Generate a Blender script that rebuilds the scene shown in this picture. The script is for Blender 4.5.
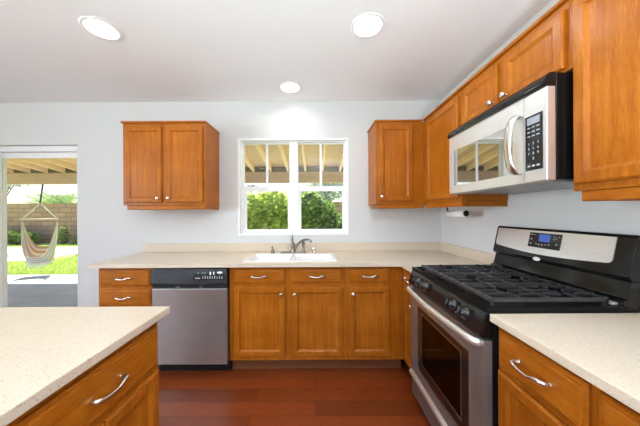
import bpy, bmesh, math, random
from mathutils import Vector, Matrix

for o in list(bpy.data.objects):
    bpy.data.objects.remove(o, do_unlink=True)
S = bpy.context.scene
COL = S.collection
PI = math.pi
R = math.radians

# ------------------------------------------------------------------ camera, world, sun, exposure
cd = bpy.data.cameras.new('camera')
cam = bpy.data.objects.new('camera', cd)
COL.objects.link(cam)
cd.sensor_width = 36.0
cd.lens = 36.0 * 249.0 / 640.0
cd.shift_x = 5.0 / 640.0
cd.clip_start = 0.02
cam.matrix_world = Matrix.Translation((0, 0, 1.313)) @ Matrix.Rotation(R(90), 4, 'X') @ Matrix.Rotation(R(-0.3), 4, 'Z')
S.camera = cam
S.view_settings.view_transform = 'Standard'
S.view_settings.look = 'None'
S.view_settings.gamma = 1
S.view_settings.use_curve_mapping = False
S.view_settings.exposure = 0.78
S.cycles.max_bounces = 14
S.cycles.diffuse_bounces = 8
S.cycles.transparent_max_bounces = 16

LAMP = 66.0          # radiance of the recessed lamp lenses
CEILING_FILL = 265.0       # radiance of the added ceiling fill light, no such lamp in the room
WINDOW_FILL = 40.0           # watts of added fill light per unseen rear window
world = bpy.data.worlds.new('sky')
S.world = world
world.use_nodes = True
wn = world.node_tree.nodes
wl = world.node_tree.links
wn.clear()
wo = wn.new('ShaderNodeOutputWorld')
wb = wn.new('ShaderNodeBackground')
ws = wn.new('ShaderNodeTexSky')
ws.sky_type = 'NISHITA'
ws.sun_disc = False
ws.sun_elevation = R(60)
ws.sun_rotation = R(-30)
ws.air_density = 1.0
ws.dust_density = 2.0
wb.inputs['Strength'].default_value = 0.17
wl.new(ws.outputs[0], wb.inputs[0])
wl.new(wb.outputs[0], wo.inputs[0])

sd = bpy.data.lights.new('sun', 'SUN')
sd.energy = 8.0
sd.angle = R(0.6)
sd.color = (1.0, 0.95, 0.86)
sun = bpy.data.objects.new('sun', sd)
COL.objects.link(sun)
sun.rotation_euler = Vector((-0.30, 0.50, 1.0)).to_track_quat('Z', 'Y').to_euler()

def window_light(name, loc, rot, sx, sy, power):  # added fill light set outside an unseen window
    ld = bpy.data.lights.new(name, 'AREA')
    ld.shape = 'RECTANGLE'
    ld.size, ld.size_y = sx, sy
    ld.energy = power
    ld.color = (0.80, 0.91, 1.0)
    ld.spread = R(140)
    lo = bpy.data.objects.new(name, ld)
    COL.objects.link(lo)
    lo.location = loc
    lo.rotation_euler = rot
window_light('rear_window_fill', (-0.6, -3.86, 1.45), (R(148), 0, R(180)), 1.7, 1.3, WINDOW_FILL)
window_light('rear_left_window_fill', (-3.4, -3.86, 1.45), (R(148), 0, R(180)), 1.7, 1.3, WINDOW_FILL)
window_light('side_window_fill', (-5.56, -1.4, 1.45), (R(108), 0, R(-90)), 2.2, 1.3, WINDOW_FILL * 2.9)

# ------------------------------------------------------------------ materials
def mat(name):
    m = bpy.data.materials.new(name)
    m.use_nodes = True
    nt = m.node_tree
    nt.nodes.clear()
    out = nt.nodes.new('ShaderNodeOutputMaterial')
    b = nt.nodes.new('ShaderNodeBsdfPrincipled')
    nt.links.new(b.outputs[0], out.inputs[0])
    return m, nt, b

def node(nt, kind, **kw):
    n = nt.nodes.new(kind)
    for k, v in kw.items():
        setattr(n, k, v)
    return n

def ramp(nt, fac, stops):
    r = nt.nodes.new('ShaderNodeValToRGB')
    el = r.color_ramp.elements
    while len(el) < len(stops):
        el.new(0.5)
    for e, (p, c) in zip(el, stops):
        e.position = p
        e.color = (*c, 1)
    nt.links.new(fac, r.inputs[0])
    return r.outputs[0]

def coords(nt, scale=(1, 1, 1), kind='Object'):
    tc = nt.nodes.new('ShaderNodeTexCoord')
    mp = nt.nodes.new('ShaderNodeMapping')
    mp.inputs['Scale'].default_value = scale
    nt.links.new(tc.outputs[kind], mp.inputs[0])
    return mp.outputs[0]

def noise(nt, vec, scale, detail=3, rough=0.5):
    n = nt.nodes.new('ShaderNodeTexNoise')
    n.inputs['Scale'].default_value = scale
    n.inputs['Detail'].default_value = detail
    n.inputs['Roughness'].default_value = rough
    nt.links.new(vec, n.inputs['Vector'])
    return n.outputs['Fac']

def bump(nt, b, height, strength, dist=0.002):
    bp = nt.nodes.new('ShaderNodeBump')
    bp.inputs['Strength'].default_value = strength
    bp.inputs['Distance'].default_value = dist
    nt.links.new(height, bp.inputs['Height'])
    nt.links.new(bp.outputs[0], b.inputs['Normal'])

def plain(name, col, rough=0.5, metal=0.0, spec=0.5, var=0.06, scale=30, bmp=0.0, coat=0.0, emit=None, es=0.0):
    m, nt, b = mat(name)
    f = noise(nt, coords(nt), scale)
    c0 = tuple(max(0, x * (1 - var)) for x in col)
    c1 = tuple(min(1, x * (1 + var)) for x in col)
    nt.links.new(ramp(nt, f, [(0.3, c0), (0.7, c1)]), b.inputs['Base Color'])
    b.inputs['Roughness'].default_value = rough
    b.inputs['Metallic'].default_value = metal
    b.inputs['Specular IOR Level'].default_value = spec
    b.inputs['Coat Weight'].default_value = coat
    if bmp:
        bump(nt, b, f, bmp)
    if emit:
        b.inputs['Emission Color'].default_value = (*emit, 1)
        b.inputs['Emission Strength'].default_value = es
    return m

def wood(name, dark, mid, light, axis, rough=0.33):
    m, nt, b = mat(name)
    sc = {'x': (1.6, 22, 22), 'z': (22, 22, 1.6), 'y': (22, 1.6, 22)}[axis]
    g = noise(nt, coords(nt, sc), 2.2, 5, 0.6)
    fine = noise(nt, coords(nt, tuple(v * 6 for v in sc)), 3.0, 3, 0.6)
    blot = noise(nt, coords(nt), 5.0, 2, 0.5)
    a = node(nt, 'ShaderNodeMath', operation='MULTIPLY_ADD')
    a.inputs[1].default_value = 0.45
    nt.links.new(fine, a.inputs[0])
    h = node(nt, 'ShaderNodeMath', operation='MULTIPLY')
    h.inputs[1].default_value = 0.40
    nt.links.new(g, h.inputs[0])
    nt.links.new(h.outputs[0], a.inputs[2])
    d = node(nt, 'ShaderNodeMath', operation='MULTIPLY_ADD')
    d.inputs[1].default_value = 0.30
    nt.links.new(blot, d.inputs[0])
    nt.links.new(a.outputs[0], d.inputs[2])
    nt.links.new(ramp(nt, d.outputs[0], [(0.38, dark), (0.57, mid), (0.78, light)]), b.inputs['Base Color'])
    b.inputs['Roughness'].default_value = rough
    b.inputs['Specular IOR Level'].default_value = 0.22
    return m

def glass(name, tint=(1, 1, 1), ior=1.5, refl=None):
    m = bpy.data.materials.new(name)
    m.use_nodes = True
    nt = m.node_tree
    nt.nodes.clear()
    out = nt.nodes.new('ShaderNodeOutputMaterial')
    tr = nt.nodes.new('ShaderNodeBsdfTransparent')
    tr.inputs[0].default_value = (*tint, 1)
    gl = nt.nodes.new('ShaderNodeBsdfGlossy')
    gl.inputs['Roughness'].default_value = 0.02
    mx = nt.nodes.new('ShaderNodeMixShader')
    if refl is None:
        fr = nt.nodes.new('ShaderNodeFresnel')
        fr.inputs[0].default_value = ior
        ge = nt.nodes.new('ShaderNodeNewGeometry')
        iv = node(nt, 'ShaderNodeMath', operation='SUBTRACT')
        iv.inputs[0].default_value = 1.0
        nt.links.new(ge.outputs['Backfacing'], iv.inputs[1])
        mu = node(nt, 'ShaderNodeMath', operation='MULTIPLY')          # the pane's outer surfaces reflect, its inner ones do not
        nt.links.new(fr.outputs[0], mu.inputs[0])
        nt.links.new(iv.outputs[0], mu.inputs[1])
        nt.links.new(mu.outputs[0], mx.inputs[0])
    else:
        mx.inputs[0].default_value = refl
    nt.links.new(tr.outputs[0], mx.inputs[1])
    nt.links.new(gl.outputs[0], mx.inputs[2])
    nt.links.new(mx.outputs[0], out.inputs[0])
    return m

def steel(name, col, rough, axis, metal=0.8):
    m, nt, b = mat(name)
    sc = {'x': (0.5, 120, 120), 'y': (120, 0.5, 120), 'z': (120, 120, 0.5)}[axis]
    f = noise(nt, coords(nt, sc), 3.0, 2)
    nt.links.new(ramp(nt, f, [(0.3, tuple(c * 0.94 for c in col)), (0.7, col)]), b.inputs['Base Color'])
    b.inputs['Metallic'].default_value = metal
    b.inputs['Roughness'].default_value = rough
    bump(nt, b, f, 0.04, 0.0005)
    return m

def quartz(name, base, dark):
    m, nt, b = mat(name)
    v = node(nt, 'ShaderNodeTexVoronoi')
    v.inputs['Scale'].default_value = 260
    nt.links.new(coords(nt), v.inputs['Vector'])
    f = noise(nt, coords(nt), 190, 2, 0.6)
    blot = noise(nt, coords(nt), 3, 2)
    mx = node(nt, 'ShaderNodeMix', data_type='RGBA')
    mx.inputs[0].default_value = 0.25
    spots = ramp(nt, f, [(0.31, dark), (0.40, base), (0.66, base), (0.75, tuple(min(1, c * 1.1) for c in base))])
    clouds = ramp(nt, blot, [(0.3, tuple(c * 0.95 for c in base)), (0.7, base)])
    nt.links.new(spots, mx.inputs[6])
    nt.links.new(clouds, mx.inputs[7])
    nt.links.new(mx.outputs[2], b.inputs['Base Color'])
    b.inputs['Roughness'].default_value = 0.28
    return m

M = {}
WD, WM, WL = (0.25, 0.060, 0.002), (0.37, 0.106, 0.006), (0.52, 0.18, 0.018)
M['wood_v'] = wood('cabinet_wood_vertical', WD, WM, WL, 'z')
M['wood_h'] = wood('cabinet_wood_horizontal', WD, WM, WL, 'x')
M['wood_y'] = wood('cabinet_wood_depth', WD, WM, WL, 'y')
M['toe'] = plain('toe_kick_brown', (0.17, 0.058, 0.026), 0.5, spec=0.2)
M['quartz'] = quartz('beige_quartz', (0.665, 0.565, 0.445), (0.33, 0.25, 0.18))
M['wall'] = plain('white_wall_paint', (0.645, 0.65, 0.655), 0.75, var=0.01, scale=160, bmp=0.08)
M['ceiling'] = plain('ceiling_paint', (0.885, 0.905, 0.925), 0.85, var=0.015, scale=120, bmp=0.15)
M['vinyl'] = plain('white_vinyl', (0.86, 0.86, 0.87), 0.35, var=0.01)
M['trimwhite'] = plain('white_lamp_trim', (0.86, 0.85, 0.83), 0.4, var=0.01)
M['coneref'] = plain('warm_reflector', (0.9, 0.82, 0.68), 0.25, var=0.01)
M['lens'] = plain('lamp_lens', (0.9, 0.9, 0.9), 0.5, emit=(0.97, 0.99, 1.0), es=LAMP)
M['lens_dim'] = plain('dim_lamp_lens', (0.9, 0.9, 0.9), 0.5, emit=(0.97, 0.99, 1.0), es=LAMP * 0.45)
M['steel_z'] = steel('brushed_steel_vertical', (0.52, 0.52, 0.53), 0.27, 'z')
M['steel_y'] = steel('brushed_steel_along', (0.84, 0.835, 0.82), 0.32, 'y')
M['steel_dark'] = steel('dark_steel', (0.34, 0.34, 0.35), 0.40, 'y', 0.7)
M['nickel'] = plain('brushed_nickel', (0.72, 0.69, 0.64), 0.26, metal=1.0, var=0.03)
M['faucet'] = plain('faucet_nickel', (0.28, 0.27, 0.25), 0.24, metal=1.0, var=0.03)
M['chrome'] = plain('polished_chrome', (0.8, 0.8, 0.8), 0.1, metal=1.0, var=0.01)
M['black'] = plain('black_enamel', (0.008, 0.0075, 0.0075), 0.10, var=0.1, spec=0.3)
M['black_matte'] = plain('black_plastic', (0.009, 0.009, 0.010), 0.34, var=0.1, spec=0.3)
M['charcoal'] = plain('charcoal_plastic', (0.030, 0.034, 0.040), 0.25, var=0.1)
M['iron'] = plain('cast_iron', (0.032, 0.032, 0.034), 0.24, var=0.2, scale=200, bmp=0.1, spec=0.6)
M['panelblack'] = plain('control_black', (0.012, 0.014, 0.017), 0.12, var=0.05)
M['lcd'] = plain('blue_display', (0.03, 0.08, 0.3), 0.2, emit=(0.06, 0.17, 0.60), es=0.22)
M['lcdtext'] = plain('blue_display_figures', (0.2, 0.3, 0.7), 0.3, emit=(0.25, 0.4, 0.9), es=0.5)
M['greylcd'] = plain('grey_display', (0.30, 0.32, 0.36), 0.25)
M['mark'] = plain('printed_grey_legend', (0.48, 0.49, 0.5), 0.5)
M['markdim'] = plain('printed_dim_legend', (0.18, 0.19, 0.2), 0.5)
M['markwhite'] = plain('white_badge', (0.85, 0.85, 0.86), 0.3)
M['markblue'] = plain('blue_print', (0.10, 0.16, 0.42), 0.5)
M['porcelain'] = plain('white_sink', (0.90, 0.90, 0.89), 0.16, var=0.01)
M['drain'] = plain('drain_steel', (0.5, 0.5, 0.5), 0.25, metal=1.0)
M['paper'] = plain('paper_white', (0.86, 0.86, 0.85), 0.8, var=0.02)
M['glass'] = glass('window_glass', (0.97, 0.985, 0.98))
M['ovenglass'] = glass('oven_glass', (0.20, 0.18, 0.17), refl=0.09)
M['mwglass'] = glass('microwave_glass', (0.06, 0.065, 0.07), refl=0.66)
M['ovenin'] = plain('oven_enamel', (0.10, 0.085, 0.075), 0.35, var=0.3)
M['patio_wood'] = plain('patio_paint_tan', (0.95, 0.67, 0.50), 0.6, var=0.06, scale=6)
M['patio_deck'] = plain('patio_deck_shaded_tan', (0.72, 0.47, 0.33), 0.7, var=0.06, scale=6)  # tan darkened so the joists look more brightly lit
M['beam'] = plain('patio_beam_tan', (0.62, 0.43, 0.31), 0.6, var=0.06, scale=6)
M['blocking'] = plain('patio_blocking_shade_brown', (0.20, 0.16, 0.10), 0.7, var=0.06, scale=6)  # shade above the beam is put into this dark brown
M['deck'] = plain('cooktop_enamel', (0.006, 0.006, 0.006), 0.3, var=0.1, spec=0.12)
M['knob'] = plain('gloss_knob_black', (0.008, 0.008, 0.009), 0.14, var=0.1, spec=0.6)
M['rope'] = plain('white_rope', (0.85, 0.83, 0.78), 0.8)
M['strap'] = plain('dark_strap', (0.06, 0.06, 0.07), 0.7)
M['bar'] = plain('spreader_wood', (0.72, 0.60, 0.42), 0.5)
M['cloth_w'] = plain('hammock_white', (0.62, 0.60, 0.57), 0.9)
M['cloth_b'] = plain('hammock_beige', (0.46, 0.32, 0.19), 0.9)
M['cloth_g'] = plain('hammock_grey', (0.33, 0.34, 0.39), 0.9)
M['cloth_o'] = plain('hammock_tan', (0.50, 0.27, 0.11), 0.9)
M['bark'] = plain('bark', (0.16, 0.11, 0.07), 0.9, var=0.3, bmp=0.3)
M['gravel'] = plain('pale_gravel', (0.62, 0.54, 0.42), 0.95, var=0.25, scale=40)

def leafmat(name, a, bcol, trans=0.6):
    m = bpy.data.materials.new(name)
    m.use_nodes = True
    nt = m.node_tree
    nt.nodes.clear()
    out = nt.nodes.new('ShaderNodeOutputMaterial')
    ge = nt.nodes.new('ShaderNodeNewGeometry')
    c = ramp(nt, ge.outputs['Random Per Island'], [(0.0, a), (1.0, bcol)])
    d = nt.nodes.new('ShaderNodeBsdfPrincipled')
    d.inputs['Roughness'].default_value = 0.45
    t = nt.nodes.new('ShaderNodeBsdfTranslucent')
    nt.links.new(c, d.inputs['Base Color'])
    nt.links.new(c, t.inputs[0])
    mx = nt.nodes.new('ShaderNodeMixShader')
    mx.inputs[0].default_value = trans
    nt.links.new(d.outputs[0], mx.inputs[1])
    nt.links.new(t.outputs[0], mx.inputs[2])
    nt.links.new(mx.outputs[0], out.inputs[0])
    return m
M['leaf_yellow'] = leafmat('leaf_yellow_green', (0.26, 0.40, 0.05), (0.76, 0.80, 0.20))
M['leaf_green'] = leafmat('leaf_mid_green', (0.08, 0.19, 0.035), (0.46, 0.58, 0.16))
M['leaf_grey'] = leafmat('leaf_grey_green', (0.26, 0.33, 0.26), (0.50, 0.58, 0.48))
M['leaf_palm'] = leafmat('leaf_palm', (0.12, 0.24, 0.08), (0.42, 0.52, 0.24))
M['blade'] = leafmat('grass_blade', (0.26, 0.40, 0.07), (0.58, 0.66, 0.20))

def floor_mat():
    m, nt, b = mat('cherry_floor')
    br = nt.nodes.new('ShaderNodeTexBrick')
    br.offset = 0.37
    br.inputs['Color1'].default_value = (0.25, 0.050, 0.011, 1)
    br.inputs['Color2'].default_value = (0.15, 0.028, 0.007, 1)
    br.inputs['Mortar'].default_value = (0.022, 0.007, 0.004, 1)
    br.inputs['Scale'].default_value = 1.0
    br.inputs['Mortar Size'].default_value = 0.0016
    br.inputs['Brick Width'].default_value = 1.15
    br.inputs['Row Height'].default_value = 0.124
    nt.links.new(coords(nt), br.inputs['Vector'])
    g = noise(nt, coords(nt, (3, 60, 60)), 3.0, 4, 0.6)
    gr = ramp(nt, g, [(0.25, (0.6, 0.6, 0.6)), (0.75, (1.25, 1.2, 1.15))])
    mx = node(nt, 'ShaderNodeMix', data_type='RGBA', blend_type='MULTIPLY')
    mx.inputs[0].default_value = 1.0
    nt.links.new(br.outputs['Color'], mx.inputs[6])
    nt.links.new(gr, mx.inputs[7])
    nt.links.new(mx.outputs[2], b.inputs['Base Color'])
    b.inputs['Roughness'].default_value = 0.30
    b.inputs['Coat Weight'].default_value = 0.2
    b.inputs['Coat Roughness'].default_value = 0.2
    inv = node(nt, 'ShaderNodeMath', operation='SUBTRACT')
    inv.inputs[0].default_value = 1.0
    nt.links.new(br.outputs['Fac'], inv.inputs[1])
    bump(nt, b, inv.outputs[0], 0.25, 0.002)
    return m
M['floor'] = floor_mat()

def block_mat():
    m, nt, b = mat('tan_block')
    br = nt.nodes.new('ShaderNodeTexBrick')
    br.inputs['Color1'].default_value = (0.50, 0.32, 0.22, 1)
    br.inputs['Color2'].default_value = (0.38, 0.24, 0.165, 1)
    br.inputs['Mortar'].default_value = (0.18, 0.13, 0.10, 1)
    br.inputs['Scale'].default_value = 1.0
    br.inputs['Mortar Size'].default_value = 0.016
    br.inputs['Brick Width'].default_value = 0.62
    br.inputs['Row Height'].default_value = 0.235
    tc = nt.nodes.new('ShaderNodeTexCoord')
    sp = nt.nodes.new('ShaderNodeSeparateXYZ')
    cb = nt.nodes.new('ShaderNodeCombineXYZ')
    nt.links.new(tc.outputs['Object'], sp.inputs[0])
    nt.links.new(sp.outputs['X'], cb.inputs['X'])
    nt.links.new(sp.outputs['Z'], cb.inputs['Y'])
    nt.links.new(cb.outputs[0], br.inputs['Vector'])
    nt.links.new(br.outputs['Color'], b.inputs['Base Color'])
    b.inputs['Roughness'].default_value = 0.9
    return m
M['block'] = block_mat()

def slab_mat():
    m, nt, b = mat('patio_concrete')
    f = noise(nt, coords(nt), 1.6, 5, 0.6)
    f2 = noise(nt, coords(nt), 60, 2)
    c = ramp(nt, f, [(0.3, (0.33, 0.37, 0.43)), (0.7, (0.43, 0.48, 0.55))])
    nt.links.new(c, b.inputs['Base Color'])
    b.inputs['Roughness'].default_value = 0.8
    bump(nt, b, f2, 0.2)
    return m
M['slab'] = slab_mat()

def lawn_mat():
    m, nt, b = mat('lawn_green')
    f = noise(nt, coords(nt), 2.2, 6, 0.7)
    c = ramp(nt, f, [(0.3, (0.20, 0.32, 0.06)), (0.5, (0.36, 0.48, 0.12)), (0.72, (0.52, 0.58, 0.22))])
    nt.links.new(c, b.inputs['Base Color'])
    b.inputs['Roughness'].default_value = 0.95
    return m
M['lawn'] = lawn_mat()

# ------------------------------------------------------------------ mesh helpers
class MB:
    def __init__(self):
        self.bm = bmesh.new()

    def _merge(self, t):
        me = bpy.data.meshes.new('tmp')
        t.to_mesh(me)
        t.free()
        self.bm.from_mesh(me)
        bpy.data.meshes.remove(me)
        return self

    def box(self, x0, x1, y0, y1, z0, z1, bev=0.0, seg=2):
        t = bmesh.new()
        bmesh.ops.create_cube(t, size=1.0)
        for v in t.verts:
            v.co = Vector(((x0 + x1) / 2 + v.co.x * (x1 - x0), (y0 + y1) / 2 + v.co.y * (y1 - y0), (z0 + z1) / 2 + v.co.z * (z1 - z0)))
        if bev:
            bmesh.ops.bevel(t, geom=list(t.edges), offset=bev, segments=seg, affect='EDGES', profile=0.5)
        return self._merge(t)

    def prism(self, poly, a0, a1, axis='y', bev=0.0):
        """closed profile extruded along an axis; poly is in the two other axes (x,z for y; y,z for x; x,y for z)"""
        def P(u, w, a):
            return {'y': (u, a, w), 'x': (a, u, w), 'z': (u, w, a)}[axis]
        t = bmesh.new()
        A = [t.verts.new(P(u, w, a0)) for u, w in poly]
        B = [t.verts.new(P(u, w, a1)) for u, w in poly]
        n = len(poly)
        t.faces.new(A)
        t.faces.new(list(reversed(B)))
        for i in range(n):
            t.faces.new((A[i], B[i], B[(i + 1) % n], A[(i + 1) % n]))
        bmesh.ops.recalc_face_normals(t, faces=list(t.faces))
        if bev:
            bmesh.ops.bevel(t, geom=list(t.edges), offset=bev, segments=2, affect='EDGES', profile=0.5)
        return self._merge(t)

    def frame(self, o, i, a0, a1, axis='y'):
        """rectangular ring: o and i are (u0,u1,w0,w1)"""
        def P(u, w, a):
            return {'y': (u, a, w), 'x': (a, u, w), 'z': (u, w, a)}[axis]
        t = bmesh.new()
        def ring(q, a):
            return [t.verts.new(P(u, w, a)) for u, w in ((q[0], q[2]), (q[1], q[2]), (q[1], q[3]), (q[0], q[3]))]
        Oa, Ia, Ob, Ib = ring(o, a0), ring(i, a0), ring(o, a1), ring(i, a1)
        for k in range(4):
            j = (k + 1) % 4
            t.faces.new((Oa[k], Oa[j], Ia[j], Ia[k]))
            t.faces.new((Ob[k], Ib[k], Ib[j], Ob[j]))
            t.faces.new((Oa[k], Ob[k], Ob[j], Oa[j]))
            t.faces.new((Ia[k], Ia[j], Ib[j], Ib[k]))
        bmesh.ops.recalc_face_normals(t, faces=list(t.faces))
        return self._merge(t)

    def tube(self, pts, r, seg=10, cap=True, flat=1.0):
        pts = [Vector(p) for p in pts]
        rs = r if isinstance(r, (list, tuple)) else [r] * len(pts)
        t = bmesh.new()
        rings = []
        up = None
        for i, p in enumerate(pts):
            d = (pts[min(i + 1, len(pts) - 1)] - pts[max(i - 1, 0)]).normalized()
            if up is None:
                up = Vector((0, 0, 1)) if abs(d.z) < 0.9 else Vector((1, 0, 0))
            n = (up - d * up.dot(d)).normalized()
            up = n
            bn = d.cross(n)
            rings.append([t.verts.new(p + n * math.cos(2 * PI * k / seg) * rs[i] + bn * math.sin(2 * PI * k / seg) * rs[i] * flat) for k in range(seg)])
        for a, b in zip(rings, rings[1:]):
            for k in range(seg):
                f = t.faces.new((a[k], a[(k + 1) % seg], b[(k + 1) % seg], b[k]))
                f.smooth = True
        if cap:
            t.faces.new(list(reversed(rings[0])))
            t.faces.new(rings[-1])
        bmesh.ops.recalc_face_normals(t, faces=list(t.faces))
        return self._merge(t)

    def lathe(self, prof, c, axis=(0, 0, 1), seg=24, sx=1.0):
        """prof: (radius, height) along axis from c"""
        ax = Vector(axis).normalized()
        q = Vector((0, 0, 1)).rotation_difference(ax)
        c = Vector(c)
        t = bmesh.new()
        rings = []
        for r, h in prof:
            if r < 1e-6:
                rings.append([t.verts.new(c + q @ Vector((0, 0, h)))])
            else:
                rings.append([t.verts.new(c + q @ Vector((r * sx * math.cos(2 * PI * k / seg), r * math.sin(2 * PI * k / seg), h))) for k in range(seg)])
        for a, b in zip(rings, rings[1:]):
            for k in range(seg):
                j = (k + 1) % seg
                if len(a) == 1 and len(b) == 1:
                    continue
                if len(a) == 1:
                    f = t.faces.new((a[0], b[k], b[j]))
                elif len(b) == 1:
                    f = t.faces.new((a[k], a[j], b[0]))
                else:
                    f = t.faces.new((a[k], a[j], b[j], b[k]))
                f.smooth = True
        bmesh.ops.recalc_face_normals(t, faces=list(t.faces))
        return self._merge(t)

    def quad(self, *ps):
        self.bm.faces.new([self.bm.verts.new(p) for p in ps])
        return self

    def build(self, name, m, parent=None, world=False, sharp=True):
        off = Vector((0, 0, 0))
        if world:
            p = parent
            while p is not None:
                off += p.location
                p = p.parent
        if off.length:
            for v in self.bm.verts:
                v.co -= off
        me = bpy.data.meshes.new(name)
        self.bm.to_mesh(me)
        self.bm.free()
        for x in (m if isinstance(m, list) else [m]):
            me.materials.append(x)
        o = bpy.data.objects.new(name, me)
        COL.objects.link(o)
        if parent is not None:
            o.parent = parent
        return o

def spline(pts, n=6):
    P = [Vector(p) for p in pts]
    P = [P[0] * 2 - P[1]] + P + [P[-1] * 2 - P[-2]]
    out = []
    for i in range(1, len(P) - 2):
        a, b, c, d = P[i - 1:i + 3]
        for k in range(n):
            t = k / n
            out.append(0.5 * ((2 * b) + (c - a) * t + (2 * a - 5 * b + 4 * c - d) * t * t + (3 * b - a - 3 * c + d) * t ** 3))
    out.append(P[-2])
    return out

def tag(o, label=None, cat=None, group=None, kind=None):
    if label: o['label'] = label
    if cat: o['category'] = cat
    if group: o['group'] = group
    if kind: o['kind'] = kind
    return o

def thing(name, label, cat, loc=(0, 0, 0), rz=0.0, group=None, kind=None):
    o = bpy.data.objects.new(name, None)
    COL.objects.link(o)
    o.empty_display_size = 0.1
    o.location = loc
    o.rotation_euler = (0, 0, rz)
    return tag(o, label, cat, group, kind)

def struct(name, mb, m, label=None, cat=None):
    o = mb.build(name, m)
    return tag(o, label, cat, None, 'structure')

# ------------------------------------------------------------------ room shell
XL, XR, YR, YB, ZC = -5.4, 1.325, -3.7, 2.62, 2.49
T = 0.14
WX0, WX1, WZ0, WZ1 = -0.805, 0.352, 1.085, 2.095       # kitchen window opening
DX0, DX1, DZ1 = -4.34, -2.50, 2.045                    # sliding door opening

struct('floor', MB().box(XL, XR, YR, YB, -0.1, 0.0), M['floor'], 'dark cherry hardwood plank floor', 'floor')

CANS = [(-1.352, 1.584), (0.338, 1.571), (-0.225, 2.335), (-1.35, -1.05), (0.34, -1.05), (-3.4, 0.3), (-3.4, -2.0)]
mb = MB().box(XL - T, XR + T, YR - T, YB + T, ZC, ZC + 0.12)
ceil = struct('ceiling', mb, M['ceiling'], 'flat white ceiling with recessed lights', 'ceiling')
cutters = []
for cx, cy in CANS:
    c = MB().lathe([(0, -0.05), (0.086, -0.05), (0.086, 0.09), (0, 0.09)], (cx, cy, ZC), seg=32).build('cutter', M['ceiling'])
    md = ceil.modifiers.new('b', 'BOOLEAN')
    md.operation = 'DIFFERENCE'
    md.solver = 'EXACT'
    md.object = c
    cutters.append(c)
dg = bpy.context.evaluated_depsgraph_get()
dg.update()
newme = bpy.data.meshes.new_from_object(ceil.evaluated_get(dg))
ceil.modifiers.clear()
ceil.data = newme
for c in cutters:
    bpy.data.objects.remove(c, do_unlink=True)

def wall_y(name, y0, y1, holes, label):
    """wall across x with rectangular holes (x0,x1,z0,z1), left to right"""
    b = MB()
    x = XL - T
    for h in holes:
        b.box(x, h[0], y0, y1, 0, ZC)
        b.box(h[0], h[1], y0, y1, h[3], ZC)
        if h[2] > 0:
            b.box(h[0], h[1], y0, y1, 0, h[2])
        x = h[1]
    b.box(x, XR + T, y0, y1, 0, ZC)
    return struct(name, b, M['wall'], label, 'wall')
wall_y('wall_back', YB, YB + T, [(DX0, DX1, 0, DZ1), (WX0, WX1, WZ0, WZ1)], 'white painted wall holding the window and the sliding door')
wall_y('wall_rear', YR - T, YR, [(-4.3, -2.5, 0.75, 2.1), (-1.5, 0.3, 0.75, 2.1)], 'white painted wall behind the viewer')
struct('wall_right', MB().box(XR, XR + T, YR, YB, 0, ZC), M['wall'], 'white painted wall behind range and microwave', 'wall')
b = MB()
b.box(XL - T, XL, YR, -2.55, 0, ZC).box(XL - T, XL, -0.25, YB, 0, ZC)
b.box(XL - T, XL, -2.55, -0.25, 0, 0.75).box(XL - T, XL, -2.55, -0.25, 2.1, ZC)
struct('wall_left', b, M['wall'], 'white painted side wall of the dining area', 'wall')

# kitchen window: two single hung units side by side
YW = YB + 0.045
w1 = thing('window_1', 'white vinyl double window above the sink', 'window', (0, YB, 0), 0, None, 'structure')
fr = MB()
fr.frame((WX0, WX1, WZ0, WZ1), (WX0 + 0.036, WX1 - 0.036, WZ0 + 0.030, WZ1 - 0.020), YW, YW + 0.08)
xm = (WX0 + WX1) / 2
fr.box(xm - 0.043, xm + 0.043, YW - 0.004, YW + 0.08, WZ0 + 0.030, WZ1 - 0.020)
fr.build('window_frame', M['vinyl'], w1, True)
casing = MB()
casing.frame((WX0 - 0.004, WX1 + 0.004, WZ0 - 0.004, WZ1 + 0.004), (WX0 + 0.014, WX1 - 0.014, WZ0 + 0.014, WZ1 - 0.014), YB - 0.004, YB + 0.044)
casing.build('window_casing', M['vinyl'], w1, True)
for (a, c) in ((WX0 + 0.036, xm - 0.043), (xm + 0.043, WX1 - 0.036)):
    zm0, zm1 = 1.556, 1.618
    up = MB().frame((a, c, zm0 + 0.02, WZ1 - 0.020), (a + 0.004, c - 0.004, zm0 + 0.036, WZ1 - 0.032), YW + 0.045, YW + 0.07)
    us = up.build('upper_sash', M['vinyl'], w1, True)
    MB().box((a + c) / 2 - 0.0125, (a + c) / 2 + 0.0125, YW + 0.05, YW + 0.062, zm0 + 0.034, WZ1 - 0.030).build('muntin', M['vinyl'], us, True)
    MB().box(a + 0.002, c - 0.002, YW + 0.055, YW + 0.059, zm0 + 0.034, WZ1 - 0.030).build('pane', M['glass'], us, True)
    lo = MB().frame((a, c, WZ0 + 0.030, zm0 + 0.045), (a + 0.034, c - 0.022, WZ0 + 0.055, zm0 - 0.008), YW + 0.012, YW + 0.04)
    ls = lo.build('lower_sash', M['vinyl'], w1, True)
    MB().box(a + 0.032, c - 0.020, YW + 0.024, YW + 0.028, WZ0 + 0.053, zm0).build('pane', M['glass'], ls, True)
    MB().box((a + c) / 2 - 0.02, (a + c) / 2 + 0.02, YW + 0.0, YW + 0.012, zm0 + 0.03, zm0 + 0.043, 0.003).build('sash_lock', M['vinyl'], ls, True)
st = MB().box(WX0 + 0.062, WX0 + 0.18, YW + 0.0525, YW + 0.0535, 1.594, 1.628).build('sticker', M['paper'], w1, True)
tag(st, 'white sticker with blue print')
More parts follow.
